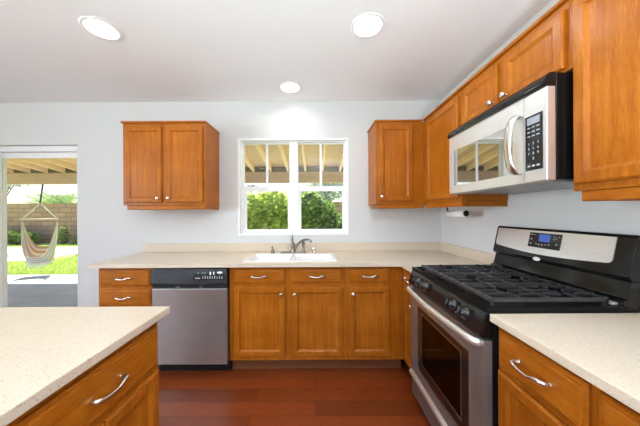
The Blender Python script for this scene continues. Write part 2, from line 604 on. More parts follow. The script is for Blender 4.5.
MB().lathe([(0, 0), (0.010, 0), (0.010, 0.0006), (0, 0.0006)], (WX0 + 0.125, YW + 0.0525, 1.611), (0, -1, 0), 16, 1.6).box(WX0 + 0.07, WX0 + 0.10, YW + 0.0518, YW + 0.0524, 1.607, 1.614).build('sticker_print', M['markblue'], st, True)

# sliding glass door
d1 = thing('door_1', 'white framed sliding glass patio door', 'door', (0, YB, 0), 0, None, 'structure')
YD = YB + 0.05
f = MB()
f.box(DX0, DX0 + 0.05, YD, YD + 0.085, 0, DZ1).box(DX1 - 0.05, DX1, YD, YD + 0.085, 0, DZ1)
f.box(DX0 + 0.05, DX1 - 0.05, YD, YD + 0.085, DZ1 - 0.055, DZ1).box(DX0 + 0.05, DX1 - 0.05, YD, YD + 0.085, 0, 0.03)
f.build('door_frame', M['vinyl'], d1, True)
DM = -3.46
for (a, c, y) in ((DX0 + 0.05, DM + 0.06, YD + 0.005), (DM, DX1 - 0.05, YD + 0.045)):
    rr = 0.015 if c > -3 else 0.06
    p = MB().frame((a, c, 0.03, DZ1 - 0.058), (a + 0.06, c - rr, 0.10, DZ1 - 0.115), y, y + 0.035).build('door_panel', M['vinyl'], d1, True)
    MB().box(a + 0.055, c - rr + 0.006, y + 0.015, y + 0.021, 0.095, DZ1 - 0.11).build('pane', M['glass'], p, True)
MB().box(DM + 0.012, DM + 0.022, YD + 0.001, YD + 0.005, 0.03, DZ1 - 0.058).build('weather_strip', M['charcoal'], d1, True)

# unseen windows, added as openings for the fill lights
for k, (x0, x1) in enumerate(((-4.3, -2.5), (-1.5, 0.3))):
    w = thing('window_%d' % (k + 2), 'added unseen window for fill light in the wall behind the viewer', 'window', (0, YR, 0), 0, None, 'structure')
    MB().frame((x0, x1, 0.75, 2.1), (x0 + 0.05, x1 - 0.05, 0.80, 2.05), YR - 0.10, YR - 0.04).box((x0 + x1) / 2 - 0.03, (x0 + x1) / 2 + 0.03, YR - 0.1, YR - 0.04, 0.8, 2.05).build('window_frame', M['vinyl'], w, True)
w = thing('window_4', 'added unseen window for fill light in the dining area side wall', 'window', (XL, 0, 0), 0, None, 'structure')
MB().frame((-2.55, -0.25, 0.75, 2.1), (-2.5, -0.3, 0.8, 2.05), XL - 0.1, XL - 0.04, 'x').box(XL - 0.1, XL - 0.04, -1.43, -1.37, 0.8, 2.05).build('window_frame', M['vinyl'], w, True)

# ------------------------------------------------------------------ outside setting
GZ = -0.15
struct('ground', MB().box(-45, 45, -30, 45, GZ - 0.3, GZ - 0.06), M['lawn'], 'ground around the house', 'ground')
s = MB()
xs = [-12.6, -9.95, -7.45, -4.95, -2.45, 0.05, 2.55]
ys = [YB + T + 0.01, 4.47, 6.05]
for i in range(len(xs) - 1):
    for j in range(2):
        s.box(xs[i] + 0.006, xs[i + 1] - 0.006, ys[j] + 0.006, ys[j + 1] - 0.006, GZ - 0.1, GZ, 0.004)
struct('patio_slab', s, M['slab'], 'pale concrete patio slab with control joints', 'patio')
struct('patio_slab_joint', MB().box(xs[0], xs[-1], ys[0], ys[-1], GZ - 0.11, GZ - 0.02), plain('joint_dark', (0.12, 0.12, 0.13), 0.9), 'dark joints of the patio slab', 'patio')
struct('lawn', MB().box(-24, 4, 6.06, 12.9, GZ - 0.12, GZ - 0.03), M['lawn'], 'sunny green lawn behind the patio', 'lawn')
struct('gravel_bed', MB().box(-16, -9.0, 7.9, 11.3, GZ - 0.03, GZ - 0.015).prism([(-9.0, 7.9), (-8.45, 8.6), (-9.6, 10.4), (-9.0, 11.3)], GZ - 0.03, GZ - 0.016, 'z'), M['gravel'], 'pale gravel bed beside the lawn', 'gravel')
bw = struct('block_wall', MB().box(-26, 8, 13.0, 13.2, GZ - 0.1, 1.80).box(-26, 8, 12.98, 13.22, 1.80, 1.88), M['block'], 'tan block garden wall at the end of the yard', 'wall')

random.seed(7)
g = MB()
for k in range(26000):
    y = 6.1 + 5.8 * random.random() ** 1.4
    x = -y * random.uniform(0.9, 1.32)
    if x < -8.9 and 7.9 < y < 11.3:
        continue
    h = random.uniform(0.03, 0.075)
    a = random.uniform(0, PI)
    dx, dy = math.cos(a) * 0.012, math.sin(a) * 0.012
    lx, ly = random.uniform(-0.03, 0.03), random.uniform(-0.03, 0.03)
    vs = [g.bm.verts.new(p) for p in ((x - dx, y - dy, GZ - 0.035), (x + dx, y + dy, GZ - 0.035), (x + lx, y + ly, GZ - 0.035 + h))]
    g.bm.faces.new(vs)
tag(g.build('grass', M['blade']), 'short sunlit grass blades on the lawn', 'grass', None, 'stuff')

# patio cover
pc = thing('patio_cover', 'tan painted wooden patio roof with sloped joists above the patio', 'patio cover', (0, YB + T, 0))
MB().box(-12.4, 2.45, 6.15, 6.29, 2.065, 2.335, 0.006).build('beam', M['beam'], pc, True)
sl = math.tan(R(8.5))
def zj(y): return 2.335 + sl * (6.15 - y)
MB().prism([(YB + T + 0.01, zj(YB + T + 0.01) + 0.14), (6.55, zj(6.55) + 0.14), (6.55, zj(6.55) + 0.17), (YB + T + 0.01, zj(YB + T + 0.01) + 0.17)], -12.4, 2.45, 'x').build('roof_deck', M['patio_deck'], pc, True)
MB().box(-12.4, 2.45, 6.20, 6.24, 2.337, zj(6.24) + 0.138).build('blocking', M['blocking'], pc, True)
for k in range(-4, 31):
    x = 0.617 - 0.425 * k
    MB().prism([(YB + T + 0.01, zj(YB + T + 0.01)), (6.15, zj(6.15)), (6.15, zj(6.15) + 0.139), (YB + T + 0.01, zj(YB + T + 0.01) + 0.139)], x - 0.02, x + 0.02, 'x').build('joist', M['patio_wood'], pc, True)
for x in (-12.2, -4.0, 2.3):
    MB().box(x - 0.045, x + 0.045, 6.17, 6.27, GZ + 0.001, 2.064, 0.005).build('post', M['beam'], pc, True)

# hammock chair
HX, HY = -6.68, 6.05
hc = thing('hammock_chair', 'striped beige fabric hammock chair hanging from the patio beam', 'hammock chair', (HX, HY, GZ))
MB().tube([(HX - 0.06, 6.17, 2.06), (HX, HY, 1.58)], 0.016, 8).build('strap', M['strap'], hc, True)
HA, HL = R(22), 0.32
def hp_(x, y, z):
    return (HX + x * math.cos(HA) - y * math.sin(HA), HY + x * math.sin(HA) + y * math.cos(HA), z)
for sx in (-1, 1):
    MB().tube([(HX, HY, 1.58), hp_(sx * HL * 0.97, 0, 1.215)], 0.013, 8).build('rope', M['rope'], hc, True)
MB().tube([hp_(-HL - 0.03, 0, 1.20), hp_(HL + 0.03, 0, 1.20)], 0.016, 10).build('spreader_bar', M['bar'], hc, True)
cl = MB()
NU, NV = 32, 16
grid = []
for i in range(NU + 1):
    u = i / NU
    row = []
    for j in range(NV + 1):
        v = -1 + 2 * j / NV
        w = math.sin(PI * u)
        sag = 0.88 + 0.22 * (1 - abs(v)) if v < 0 else 1.10 - 0.42 * v
        tt = abs(2 * u - 1)
        z = 1.19 - sag * (1 - tt ** 2.4)
        x = math.copysign(1, u - 0.5) * HL * (tt ** (0.58 - 0.28 * (1 - abs(v)))) * (1 + 0.06 * w)
        row.append(cl.bm.verts.new(hp_(x, 0.25 * v * w ** 0.8, z)))
    grid.append(row)
for i in range(NU):
    for j in range(NV):
        fc = cl.bm.faces.new((grid[i][j], grid[i + 1][j], grid[i + 1][j + 1], grid[i][j + 1]))
        fc.smooth = True
        fc.material_index = [0, 1, 0, 2, 0, 3, 0, 0, 1, 0, 2, 1, 0, 3, 0, 1][j]
cl.build('fabric_seat', [M['cloth_w'], M['cloth_b'], M['cloth_g'], M['cloth_o']], hc, True)
fg = MB()
for k in range(22):
    x = -0.20 + 0.40 * k / 21
    z = 0.17 + 0.55 * abs(x) ** 1.5
    p0, p1 = hp_(x, -0.14, z), hp_(x + 0.01, -0.15, z - 0.13 - 0.03 * random.random())
    fg.tube([p0, p1], 0.005, 5)
fg.build('fringe', M['rope'], hc, True)

# bushes and trees
def leaves(bmo, c, r, n, size, seed, long=1.6):
    rnd = random.Random(seed)
    c = Vector(c)
    for k in range(n):
        d = Vector((rnd.gauss(0, 1), rnd.gauss(0, 1), rnd.gauss(0, 1))).normalized()
        q = rnd.uniform(0.55, 1.05)
        p = c + Vector((d.x * r[0], d.y * r[1], d.z * r[2])) * q
        a = Vector((rnd.gauss(0, 1), rnd.gauss(0, 1), rnd.gauss(0, 0.6))).normalized()
        s = a.cross(Vector((rnd.gauss(0, 1), rnd.gauss(0, 1), rnd.gauss(0, 1)))).normalized()
        L = size * rnd.uniform(0.6, 1.3)
        W = L / long / 2
        n2 = a.cross(s) * L * 0.12
        V = [bmo.bm.verts.new(x) for x in (p - a * L / 2, p - s * W + n2, p + a * L / 2, p + s * W + n2)]
        bmo.bm.faces.new(V)

def bush(name, label, cat, base, blobs, n, size, m, seed, group=None, stems=4):
    t = thing(name, label, cat, base, 0, group)
    f = MB()
    for k, (c, r) in enumerate(blobs):
        leaves(f, (base[0] + c[0], base[1] + c[1], base[2] + c[2]), r, n, size, seed + k)
    f.build('foliage', m, t, True)
    sb = MB()
    rnd = random.Random(seed + 99)
    for k in range(stems):
        c, r = blobs[k % len(blobs)]
        x, y = base[0] + rnd.uniform(-0.1, 0.1), base[1] + rnd.uniform(-0.1, 0.1)
        e = (base[0] + c[0] + rnd.uniform(-.3, .3) * r[0], base[1] + c[1], base[2] + c[2] + r[2] * 0.3)
        sb.tube([(x, y, base[2]), ((x + e[0]) / 2 + 0.05, (y + e[1]) / 2, (base[2] + e[2]) / 2), e], [0.035, 0.025, 0.012], 7)
    sb.build('stem', M['bark'], t, True)
    return t

GB = GZ - 0.03
bush('garden_shrub', 'yellow green leafy shrub seen through the left half of the window', 'shrub', (-1.95, 9.6, GB),
     [((-0.7, 0, 1.55), (0.75, 0.6, 0.8)), ((0.25, 0.1, 1.75), (0.7, 0.6, 0.75)), ((0.7, -0.1, 1.0), (0.4, 0.5, 0.8)), ((-0.9, 0, 0.8), (0.5, 0.4, 0.5)), ((0.0, 0.3, 0.9), (0.9, 0.4, 0.9))], 1000, 0.20, M['leaf_yellow'], 3)
bush('garden_shrub', 'darker green shrub seen through the right half of the window', 'shrub', (0.22, 9.6, GB),
     [((-0.45, 0, 1.75), (0.5, 0.6, 0.75)), ((0.1, 0.1, 1.2), (0.6, 0.6, 0.85)), ((0.65, -0.1, 0.9), (0.45, 0.5, 0.55)), ((-0.3, 0, 0.7), (0.6, 0.4, 0.7))], 1000, 0.19, M['leaf_green'], 23)
bush('low_hedge', 'low clipped green hedge by the block wall behind the hammock chair', 'hedge', (-14.7, 12.35, GB),
     [((-1.3, 0, 0.34), (0.8, 0.3, 0.36)), ((-0.35, 0, 0.34), (0.7, 0.3, 0.36)), ((0.5, 0.0, 0.30), (0.5, 0.3, 0.32))], 2600, 0.09, M['leaf_green'], 43)
bush('border_plant', 'dark spiky border plant at the foot of the block wall', 'plant', (-11.3, 12.4, GB),
     [((-0.4, 0, 0.2), (0.3, 0.3, 0.25)), ((0.5, 0, 0.16), (0.3, 0.3, 0.2)), ((-1.2, 0, 0.42), (0.16, 0.2, 0.5))], 300, 0.12, M['leaf_green'], 63)
tr = bush('tall_tree', 'grey green tree rising behind the block wall outside the window', 'tree', (0.6, 16.0, GB),
     [((-0.6, 0, 2.6), (1.1, 0.8, 0.9)), ((0.5, 0, 3.0), (0.9, 0.8, 0.8)), ((0.0, 0.2, 4.0), (1.2, 1.0, 0.9))], 1000, 0.16, M['leaf_grey'], 83)
tr = bush('yard_tree', 'sparse branched tree in the top left corner of the door view', 'tree', (-14.6, 10.4, GB),
     [((1.0, 0, 2.75), (0.9, 0.6, 0.35)), ((1.9, 0, 2.95), (0.8, 0.6, 0.30)), ((2.5, 0, 3.1), (0.6, 0.5, 0.25)), ((0.6, 0, 3.6), (1.4, 1.0, 0.7))], 230, 0.13, M['leaf_grey'], 103, None, 6)
pt = thing('palm_shrub', 'spiky palm shrub rising over the block wall behind the hammock chair', 'palm', (-16.3, 15.5, GB))
pf = MB()
rnd = random.Random(5)
for px, py, nfr in ((-16.6, 15.5, 30), (-15.8, 15.3, 26), (-15.3, 15.6, 20)):
    for k in range(nfr):
        a = rnd.uniform(0, 2 * PI)
        up = rnd.uniform(0.5, 1.25)
        L = rnd.uniform(0.8, 1.25)
        p0 = Vector((px, py, 1.75))
        pm = p0 + Vector((math.cos(a) * L * 0.45, math.sin(a) * L * 0.45, L * up * 0.55))
        pe = p0 + Vector((math.cos(a) * L * 0.95, math.sin(a) * L * 0.95, L * up * 0.62))
        for q in range(9):
            tt = 0.15 + 0.85 * q / 8
            c = (p0.lerp(pm, tt)).lerp(pm.lerp(pe, tt), tt)
            for sd_ in (-1, 1):
                s = Vector((-math.sin(a), math.cos(a), 0)) * sd_ * 0.22 + Vector((math.cos(a), math.sin(a), 0.25)) * 0.16
                w_ = Vector((0, 0, 0.022))
                pf.quad(c - w_, c + s * 0.5 - w_ * 0.7, c + s, c + s * 0.5 + w_)
pf.build('frond', M['leaf_palm'], pt, True)
MB().tube([(-16.6, 15.5, GB), (-16.6, 15.5, 1.8)], 0.11, 8).tube([(-15.8, 15.3, GB), (-15.8, 15.3, 1.8)], 0.1, 8).tube([(-15.3, 15.6, GB), (-15.3, 15.6, 1.8)], 0.09, 8).build('trunk', M['bark'], pt, True)

# ------------------------------------------------------------------ recessed ceiling lights
CANLAB = ['recessed ceiling light above the island, leftmost of the three in view',
          'recessed ceiling light with warm reflector nearest the range',
          'small recessed ceiling light nearest the window wall above the sink']
for k, (cx, cy) in enumerate(CANS):
    t = thing('recessed_light', CANLAB[k] if k < 3 else 'recessed ceiling light in the room behind the viewer', 'ceiling light', (cx, cy, ZC), 0, 'recessed ceiling lights')
    MB().lathe([(0.084, 0.0), (0.086, -0.004), (0.104, -0.005), (0.108, -0.001), (0.108, 0.0)], (cx, cy, ZC - 0.0005), seg=40).build('trim_ring', M['trimwhite'], t, True)
    MB().lathe([(0.0845, 0.0), (0.080, 0.012), (0.068, 0.045), (0.068, 0.06), (0, 0.06)], (cx, cy, ZC), seg=40).build('reflector', M['coneref'], t, True)
    MB().lathe([(0.062, 0.04), (0.058, 0.028), (0.035, 0.020), (0, 0.017)], (cx, cy, ZC), seg=32).build('lamp_lens', M['lens_dim'] if k == 2 else M['lens'], t, True)

# added fill light behind the viewer, shaped as a floor lamp, brightening the ceiling
LX, LY, LZ = 0.22, -0.85, 1.08
t = thing('ceiling_fill_lamp', 'added upward fill light behind the viewer, not a lamp of the room', 'fill lamp', (LX, LY, 0))
MB().lathe([(0, 0), (0.15, 0), (0.15, 0.015), (0.03, 0.03), (0, 0.03)], (LX, LY, 0.001), seg=28).build('base', M['nickel'], t, True)
MB().tube([(LX, LY, 0.03), (LX, LY, LZ)], 0.013, 12).build('pole', M['nickel'], t, True)
MB().lathe([(0.02, 0), (0.12, 0.02), (0.21, 0.10), (0.207, 0.10), (0.12, 0.024), (0, 0.008)], (LX, LY, LZ), seg=36).build('lamp_shade', M['vinyl'], t, True)
MB().lathe([(0.165, 0.066), (0.12, 0.070), (0.06, 0.074), (0, 0.075)], (LX, LY, LZ), seg=36).build('lamp_lens', plain('ceiling_fill_lens', (0.9, 0.9, 0.9), 0.5, emit=(0.78, 0.91, 1.0), es=CEILING_FILL), t, True)

# ------------------------------------------------------------------ cabinets
def pull(parent, x, z, y, half=0.057):
    """wavy bar pull on a front whose face is at local y, centred x, z"""
    pts = [(x - half + 0.004, y + 0.001, z + 0.003), (x - half, y - 0.016, z + 0.003), (x - half + 0.012, y - 0.026, z - 0.001), (x - 0.008, y - 0.029, z - 0.005),
           (x + 0.018, y - 0.029, z - 0.003), (x + half - 0.018, y - 0.028, z + 0.005), (x + half, y - 0.018, z + 0.003), (x + half + 0.003, y + 0.001, z + 0.001)]
    n = (len(pts) - 1) * 5 + 1
    h = MB().tube(spline(pts, 5), [0.0070 - 0.0016 * math.cos(2 * PI * (i / (n - 1) - 0.5)) for i in range(n)], 10)
    h.lathe([(0.009, 0), (0.009, 0.003), (0.006, 0.006), (0, 0.006)], (x - half + 0.004, y, z + 0.003), (0, -1, 0), 14)
    h.lathe([(0.009, 0), (0.009, 0.003), (0.006, 0.006), (0, 0.006)], (x + half + 0.003, y, z + 0.001), (0, -1, 0), 14)
    tag(h.build('pull_handle', M['nickel'], parent), 'brushed nickel wavy pull')

def knob(parent, x, z, y):
    k = MB().lathe([(0.008, 0), (0.006, 0.004), (0.005, 0.012), (0.010, 0.016), (0.0155, 0.021), (0.0155, 0.026), (0.011, 0.030), (0, 0.031)], (x, y, z), (0, -1, 0), 20)
    tag(k.build('knob', M['nickel'], parent), 'brushed nickel round knob')

def door(parent, x0, x1, z0, z1, kn=None, st=0.054, y=0.0):
    """framed door: outer edge eased, sloped inner edge, recessed panel"""
    yf = y - 0.019
    t = MB()
    def loop(ins, yy): return [(x0 + ins, yy, z0 + ins), (x1 - ins, yy, z0 + ins), (x1 - ins, yy, z1 - ins), (x0 + ins, yy, z1 - ins)]
    prof = [(0, y - 0.001), (0, yf + 0.006), (0.003, yf + 0.003), (0.0045, yf + 0.003), (0.007, yf), (st - 0.014, yf), (st - 0.012, yf + 0.0015), (st - 0.001, yf + 0.0105), (st, yf + 0.011)]
    rings = [[t.bm.verts.new(p) for p in loop(i, yy)] for i, yy in prof]
    for a, b in zip(rings, rings[1:]):
        for k in range(4):
            t.bm.faces.new((a[k], a[(k + 1) % 4], b[(k + 1) % 4], b[k]))
    bmesh.ops.recalc_face_normals(t.bm, faces=list(t.bm.faces))
    d = t.build('door', M['wood_v'], parent)
    MB().box(x0 + st - 0.001, x1 - st + 0.001, yf + 0.0108, y - 0.001, z0 + st - 0.001, z1 - st + 0.001).build('door_panel', M['wood_v'], d)
    if kn:
        knob(d, kn[0], kn[1], yf)
    return d

def drawer(parent, x0, x1, z0, z1, y=0.0, ph=True):
    yf = y - 0.019
    t = MB()
    def loop(ins, yy): return [(x0 + ins, yy, z0 + ins), (x1 - ins, yy, z0 + ins), (x1 - ins, yy, z1 - ins), (x0 + ins, yy, z1 - ins)]
    prof = [(0, y - 0.001), (0, yf + 0.010), (0.004, yf + 0.006), (0.011, yf + 0.0055), (0.0135, yf + 0.0015), (0.018, yf)]
    rings = [[t.bm.verts.new(p) for p in loop(i, yy)] for i, yy in prof]
    for a, b in zip(rings, rings[1:]):
        for k in range(4):
            t.bm.faces.new((a[k], a[(k + 1) % 4], b[(k + 1) % 4], b[k]))
    t.bm.faces.new(rings[-1])
    bmesh.ops.recalc_face_normals(t.bm, faces=list(t.bm.faces))
    d = t.build('drawer', M['wood_h'], parent)
    if ph:
        pull(d, (x0 + x1) / 2, (z0 + z1) / 2, yf)
    return d

def base_cabinet(label, loc, rz, w, depth, fronts, group='base cabinets', hollow=False):
    """local frame: face frame front at y=0, x from 0 to w, floor at z=0"""
    t = thing('base_cabinet', label, 'cabinet', loc, rz, group)
    if hollow:
        MB().box(0.0, 0.018, 0.0195, depth, 0.115, 0.883).box(w - 0.018, w, 0.0195, depth, 0.115, 0.883).box(0.0185, w - 0.0185, depth - 0.012, depth, 0.115, 0.883).box(0.0185, w - 0.0185, 0.0195, depth - 0.0125, 0.115, 0.133).build('body', M['wood_v'], t)
    else:
        MB().box(0.0, w, 0.0195, depth, 0.115, 0.883).build('body', M['wood_v'], t)
    MB().box(0.0, w, 0.0, 0.019, 0.115, 0.883).build('face_frame', M['wood_v'], t)
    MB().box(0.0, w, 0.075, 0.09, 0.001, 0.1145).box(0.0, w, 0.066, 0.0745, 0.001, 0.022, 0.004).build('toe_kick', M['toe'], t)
    for fr_ in fronts:
        if fr_[0] == 'drawer':
            drawer(t, *fr_[1:5])
        else:
            door(t, *fr_[1:5], kn=fr_[5])
    return t

YF = 2.03
DZ = (0.744, 0.863)
OZ = (0.152, 0.712)
base_cabinet('four drawer base cabinet at the left end of the window wall counter', (-1.765, YF, 0), 0, 0.447, 0.585,
    [('drawer', 0.016, 0.431, 0.727, 0.861), ('drawer', 0.016, 0.431, 0.573, 0.706), ('drawer', 0.016, 0.431, 0.365, 0.552), ('drawer', 0.016, 0.431, 0.152, 0.344)])
x0 = -0.699
base_cabinet('double door sink base cabinet between dishwasher and narrower corner cabinet', (x0, YF, 0), 0, 0.945, 0.585,
    [('drawer', -0.659 - x0, -0.246 - x0, *DZ), ('drawer', -0.190 - x0, 0.218 - x0, *DZ),
     ('door', -0.659 - x0, -0.246 - x0, *OZ, (-0.275 - x0, 0.66)), ('door', -0.190 - x0, 0.218 - x0, *OZ, (-0.166 - x0, 0.66))], hollow=True)
x0 = 0.247
base_cabinet('single door base cabinet in the corner to the right of the sink cabinet', (x0, YF, 0), 0, 0.471, 0.585,
    [('drawer', 0.274 - x0, 0.601 - x0, *DZ), ('door', 0.274 - x0, 0.601 - x0, *OZ, (0.302 - x0, 0.66))])
XF = 0.72
DZ2, OZ2 = (0.735, 0.863), (0.152, 0.712)
base_cabinet('narrow base cabinet squeezed between the corner and the range', (XF, 2.029, 0), R(-90), 0.278, 0.60,
    [('drawer', 0.035, 0.262, *DZ2), ('door', 0.035, 0.262, *OZ2, (0.238, 0.635))])
base_cabinet('base cabinet directly to the right of the range with one drawer', (XF, 0.977, 0), R(-90), 0.34, 0.60,
    [('drawer', 0.012, 0.328, 0.722, 0.863), ('door', 0.012, 0.328, 0.152, 0.703, (0.30, 0.64))])
base_cabinet('base cabinet cut off by the bottom right corner of the photo', (XF, 0.636, 0), R(-90), 0.60, 0.60,
    [('drawer', 0.012, 0.588, 0.722, 0.863), ('door', 0.012, 0.297, 0.152, 0.703, (0.27, 0.64)), ('door', 0.303, 0.588, 0.152, 0.703, (0.33, 0.64))])
XI = -0.668
base_cabinet('island base cabinet under the far right end of the island worktop', (XI, 0.495, 0), R(90), 0.555, 0.90,
    [('drawer', 0.014, 0.541, 0.690, 0.850), ('door', 0.014, 0.275, 0.152, 0.668, (0.248, 0.60)), ('door', 0.281, 0.541, 0.152, 0.668, (0.308, 0.60))], 'island cabinets')
base_cabinet('island base cabinet at the viewer end of the island', (XI, -0.307, 0), R(90), 0.80, 0.90,
    [('drawer', 0.014, 0.786, 0.690, 0.850), ('door', 0.014, 0.397, 0.152, 0.668, (0.37, 0.60)), ('door', 0.403, 0.786, 0.152, 0.668, (0.43, 0.60))], 'island cabinets')

# worktops
def slab_poly(mb, poly, z0=0.884, z1=0.914, bev=0.003):
    return mb.prism(poly, z0, z1, 'z', bev)

SX0, SX1, SY0, SY1 = -0.600, 0.178, 2.035, 2.440
t = thing('countertop', 'long beige quartz worktop under the window turning the corner to the range', 'countertop', (0, 2.3, 0.884))
mb = MB()
yf_ = 1.975
mb.box(-1.80, SX0 + 0.014, yf_, YB - 0.001, 0.884, 0.914)
mb.box(SX1 - 0.014, 0.68, yf_, YB - 0.001, 0.884, 0.914)
mb.box(SX0 + 0.014, SX1 - 0.014, yf_, SY0 + 0.014, 0.884, 0.914)
mb.box(SX0 + 0.014, SX1 - 0.014, SY1 - 0.014, YB - 0.001, 0.884, 0.914)
mb.box(0.68, XR - 0.001, 1.751, YB - 0.001, 0.884, 0.914)
bmesh.ops.remove_doubles(mb.bm, verts=list(mb.bm.verts), dist=1e-5)
mb.build('worktop', M['quartz'], t, True)
MB().box(-1.80, XR - 0.0225, YB - 0.0215, YB - 0.001, 0.9145, 1.003, 0.002).build('backsplash', M['quartz'], t, True)
MB().box(XR - 0.0215, XR - 0.001, 1.751, YB - 0.001, 0.9145, 1.003, 0.002).build('backsplash', M['quartz'], t, True)

t = thing('countertop', 'beige quartz worktop to the right of the range in the bottom right corner', 'countertop', (1.0, 0.5, 0.884))
slab_poly(MB(), [(0.684, 0.03), (0.684, 0.979), (XR - 0.001, 0.979), (XR - 0.001, 0.03)]).build('worktop', M['quartz'], t, True)
MB().box(XR - 0.0215, XR - 0.001, 0.03, 0.978, 0.9145, 1.003, 0.002).build('backsplash', M['quartz'], t, True)

t = thing('countertop', 'beige quartz island worktop filling the bottom left of the photo', 'countertop', (-1.1, 0.4, 0.884))
slab_poly(MB(), [(-1.62, -0.33), (-0.628, -0.33), (-0.628, 1.076), (-1.62, 1.076)]).build('worktop', M['quartz'], t, True)

# upper cabinets: local face frame front at y=0
def upper_cabinet(label, loc, rz, w, z0, z1, depth, doors, rail=None, side_rail=None):
    t = thing('wall_cabinet', label, 'cabinet', loc, rz, 'upper wall cabinets')
    MB().box(0, w, 0.0195, depth, z0, z1).build('body', M['wood_v'], t)
    MB().box(0, w, 0, 0.019, z0, z1).build('face_frame', M['wood_v'], t)
    for d in doors:
        door(t, *d[:4], kn=d[4])
    return t

UZ0, UZ1 = 1.392, 2.148
YU = 2.296
UD = YB - YU - 0.001
def top_trim(t, x0, x1, y0, y1):
    MB().box(x0, x1, y0, y1, UZ1 + 0.0005, UZ1 + 0.018, 0.004).build('top_moulding', M['wood_h'], t)
def rail(t, *bx):
    r = MB()
    for q in bx:
        r.box(*q, 0.004)
    r.build('light_rail', M['wood_h'], t)

u = upper_cabinet('two door wall cabinet alone on the wall left of the window', (-1.766, YU, 0), 0, 0.762, UZ0, UZ1, UD,
    [(0.026, 0.361, 1.418, 2.118, (0.333, 1.455)), (0.404, 0.738, 1.418, 2.118, (0.432, 1.455))])
top_trim(u, -0.014, 0.768, -0.016, UD - 0.0005)
rail(u, (0.03, 0.758, 0.004, 0.024, UZ0 - 0.04, UZ0 - 0.0005), (0.738, 0.758, 0.024, UD - 0.001, UZ0 - 0.04, UZ0 - 0.0005), (0.03, 0.05, 0.024, UD - 0.001, UZ0 - 0.04, UZ0 - 0.0005))

u = upper_cabinet('single door wall cabinet right of the window on the window wall', (0.562, YU, 0), 0, 0.442, UZ0, UZ1, UD,
    [(0.026, 0.338, 1.418, 2.118, (0.05, 1.458))])
top_trim(u, -0.010, 0.4255, -0.016, UD - 0.0005)
rail(u, (0.03, 0.441, 0.004, 0.024, UZ0 - 0.04, UZ0 - 0.0005), (0.03, 0.05, 0.024, UD - 0.001, UZ0 - 0.04, UZ0 - 0.0005))

XU = 1.005
UDX = XR - XU - 0.001
yt = YB - 0.001
u = upper_cabinet('tall corner wall cabinet between window wall cabinet and microwave', (XU, yt, 0), R(-90), yt - 1.706, UZ0, UZ1, UDX,
    [(yt - 2.215, yt - 1.722, 1.418, 2.118, None)])
top_trim(u, yt - YU + 0.0165, yt - 1.706, -0.016, UDX - 0.0005)
rail(u, (yt - YU + 0.03, yt - 1.709, 0.004, 0.024, UZ0 - 0.04, UZ0 - 0.0005), (yt - 1.729, yt - 1.709, 0.024, UDX - 0.001, UZ0 - 0.04, UZ0 - 0.0005))

yo = 1.705
u = upper_cabinet('short two door wall cabinet above the microwave', (XU, yo, 0), R(-90), yo - 0.967, 1.872, UZ1, UDX,
    [(yo - 1.672, yo - 1.352, 1.885, 2.118, (yo - 1.376, 1.915)), (yo - 1.305, yo - 0.99, 1.885, 2.118, (yo - 1.281, 1.915))])
top_trim(u, 0.0005, yo - 0.9675, -0.016, UDX - 0.0005)
yo = 0.966
u = upper_cabinet('tall wall cabinet to the right of the microwave cut by the photo edge', (XU, yo, 0), R(-90), 0.46, UZ0, UZ1, UDX,
    [(0.012, 0.446, 1.418, 2.118, (0.42, 1.458))])
top_trim(u, 0.0, 0.46, -0.016, UDX - 0.0005)
rail(u, (0.022, 0.456, 0.004, 0.024, UZ0 - 0.04, UZ0 - 0.0005), (0.022, 0.042, 0.024, UDX - 0.001, UZ0 - 0.04, UZ0 - 0.0005))

# ------------------------------------------------------------------ microwave
t = thing('microwave', 'stainless steel microwave with black trim mounted above the range', 'microwave', (1.1, 1.366, 1.437))
MY0, MY1, MZ0, MZ1 = 0.982, 1.694, 1.437, 1.858
MX = 0.916
MB().box(0.953, XR - 0.002, MY0, MY1, MZ0 + 0.006, MZ1 + 0.006, 0.003).build('body', M['black'], t, True)
MB().prism([(0.952, 1.812), (0.908, 1.812), (0.902, 1.822), (0.906, 1.838), (0.924, 1.862), (0.952, 1.866)], MY0 - 0.003, MY1 + 0.001, 'y', 0.002).build('vent_trim', M['black'], t, True)
MB().box(0.93, XR - 0.03, MY0 + 0.01, MY1 - 0.01, MZ0 - 0.006, MZ0 + 0.0055, 0.003).build('bottom_plate', M['steel_dark'], t, True)
YS = 1.091
dm = MB().frame((YS + 0.001, MY1, MZ0 + 0.002, 1.811), (1.152, 1.650, 1.487, 1.717), MX, 0.952, 'x').build('door', M['steel_y'], t, True)
MB().box(MX + 0.002, MX + 0.008, 1.151, 1.651, 1.486, 1.718).build('window', M['mwglass'], dm, True)
MB().box(0.935, 0.951, 1.145, 1.66, 1.48, 1.725).build('window_backing', M['black_matte'], dm, True)
hp = [(MX + 0.002, 1.119, 1.487), (MX - 0.018, 1.119, 1.489), (MX - 0.040, 1.119, 1.525), (MX - 0.050, 1.119, 1.61), (MX - 0.040, 1.119, 1.70), (MX - 0.018, 1.119, 1.736), (MX + 0.002, 1.119, 1.738)]
MB().tube(spline(hp, 6), 0.0085, 12, flat=2.5).build('handle', M['nickel'], dm, True)
cp = MB().box(MX, 0.952, MY0, YS - 0.001, MZ0 + 0.002, 1.811, 0.003).build('control_panel', M['steel_y'], t, True)
kp = MB().box(MX - 0.0025, MX + 0.001, 0.999, 1.080, 1.488, 1.719, 0.001).build('keypad', M['panelblack'], cp, True)
tag(kp, 'black keypad with grey display')
MB().box(MX - 0.0035, MX - 0.0024, 1.010, 1.070, 1.681, 1.710).build('display', M['greylcd'], kp, True)
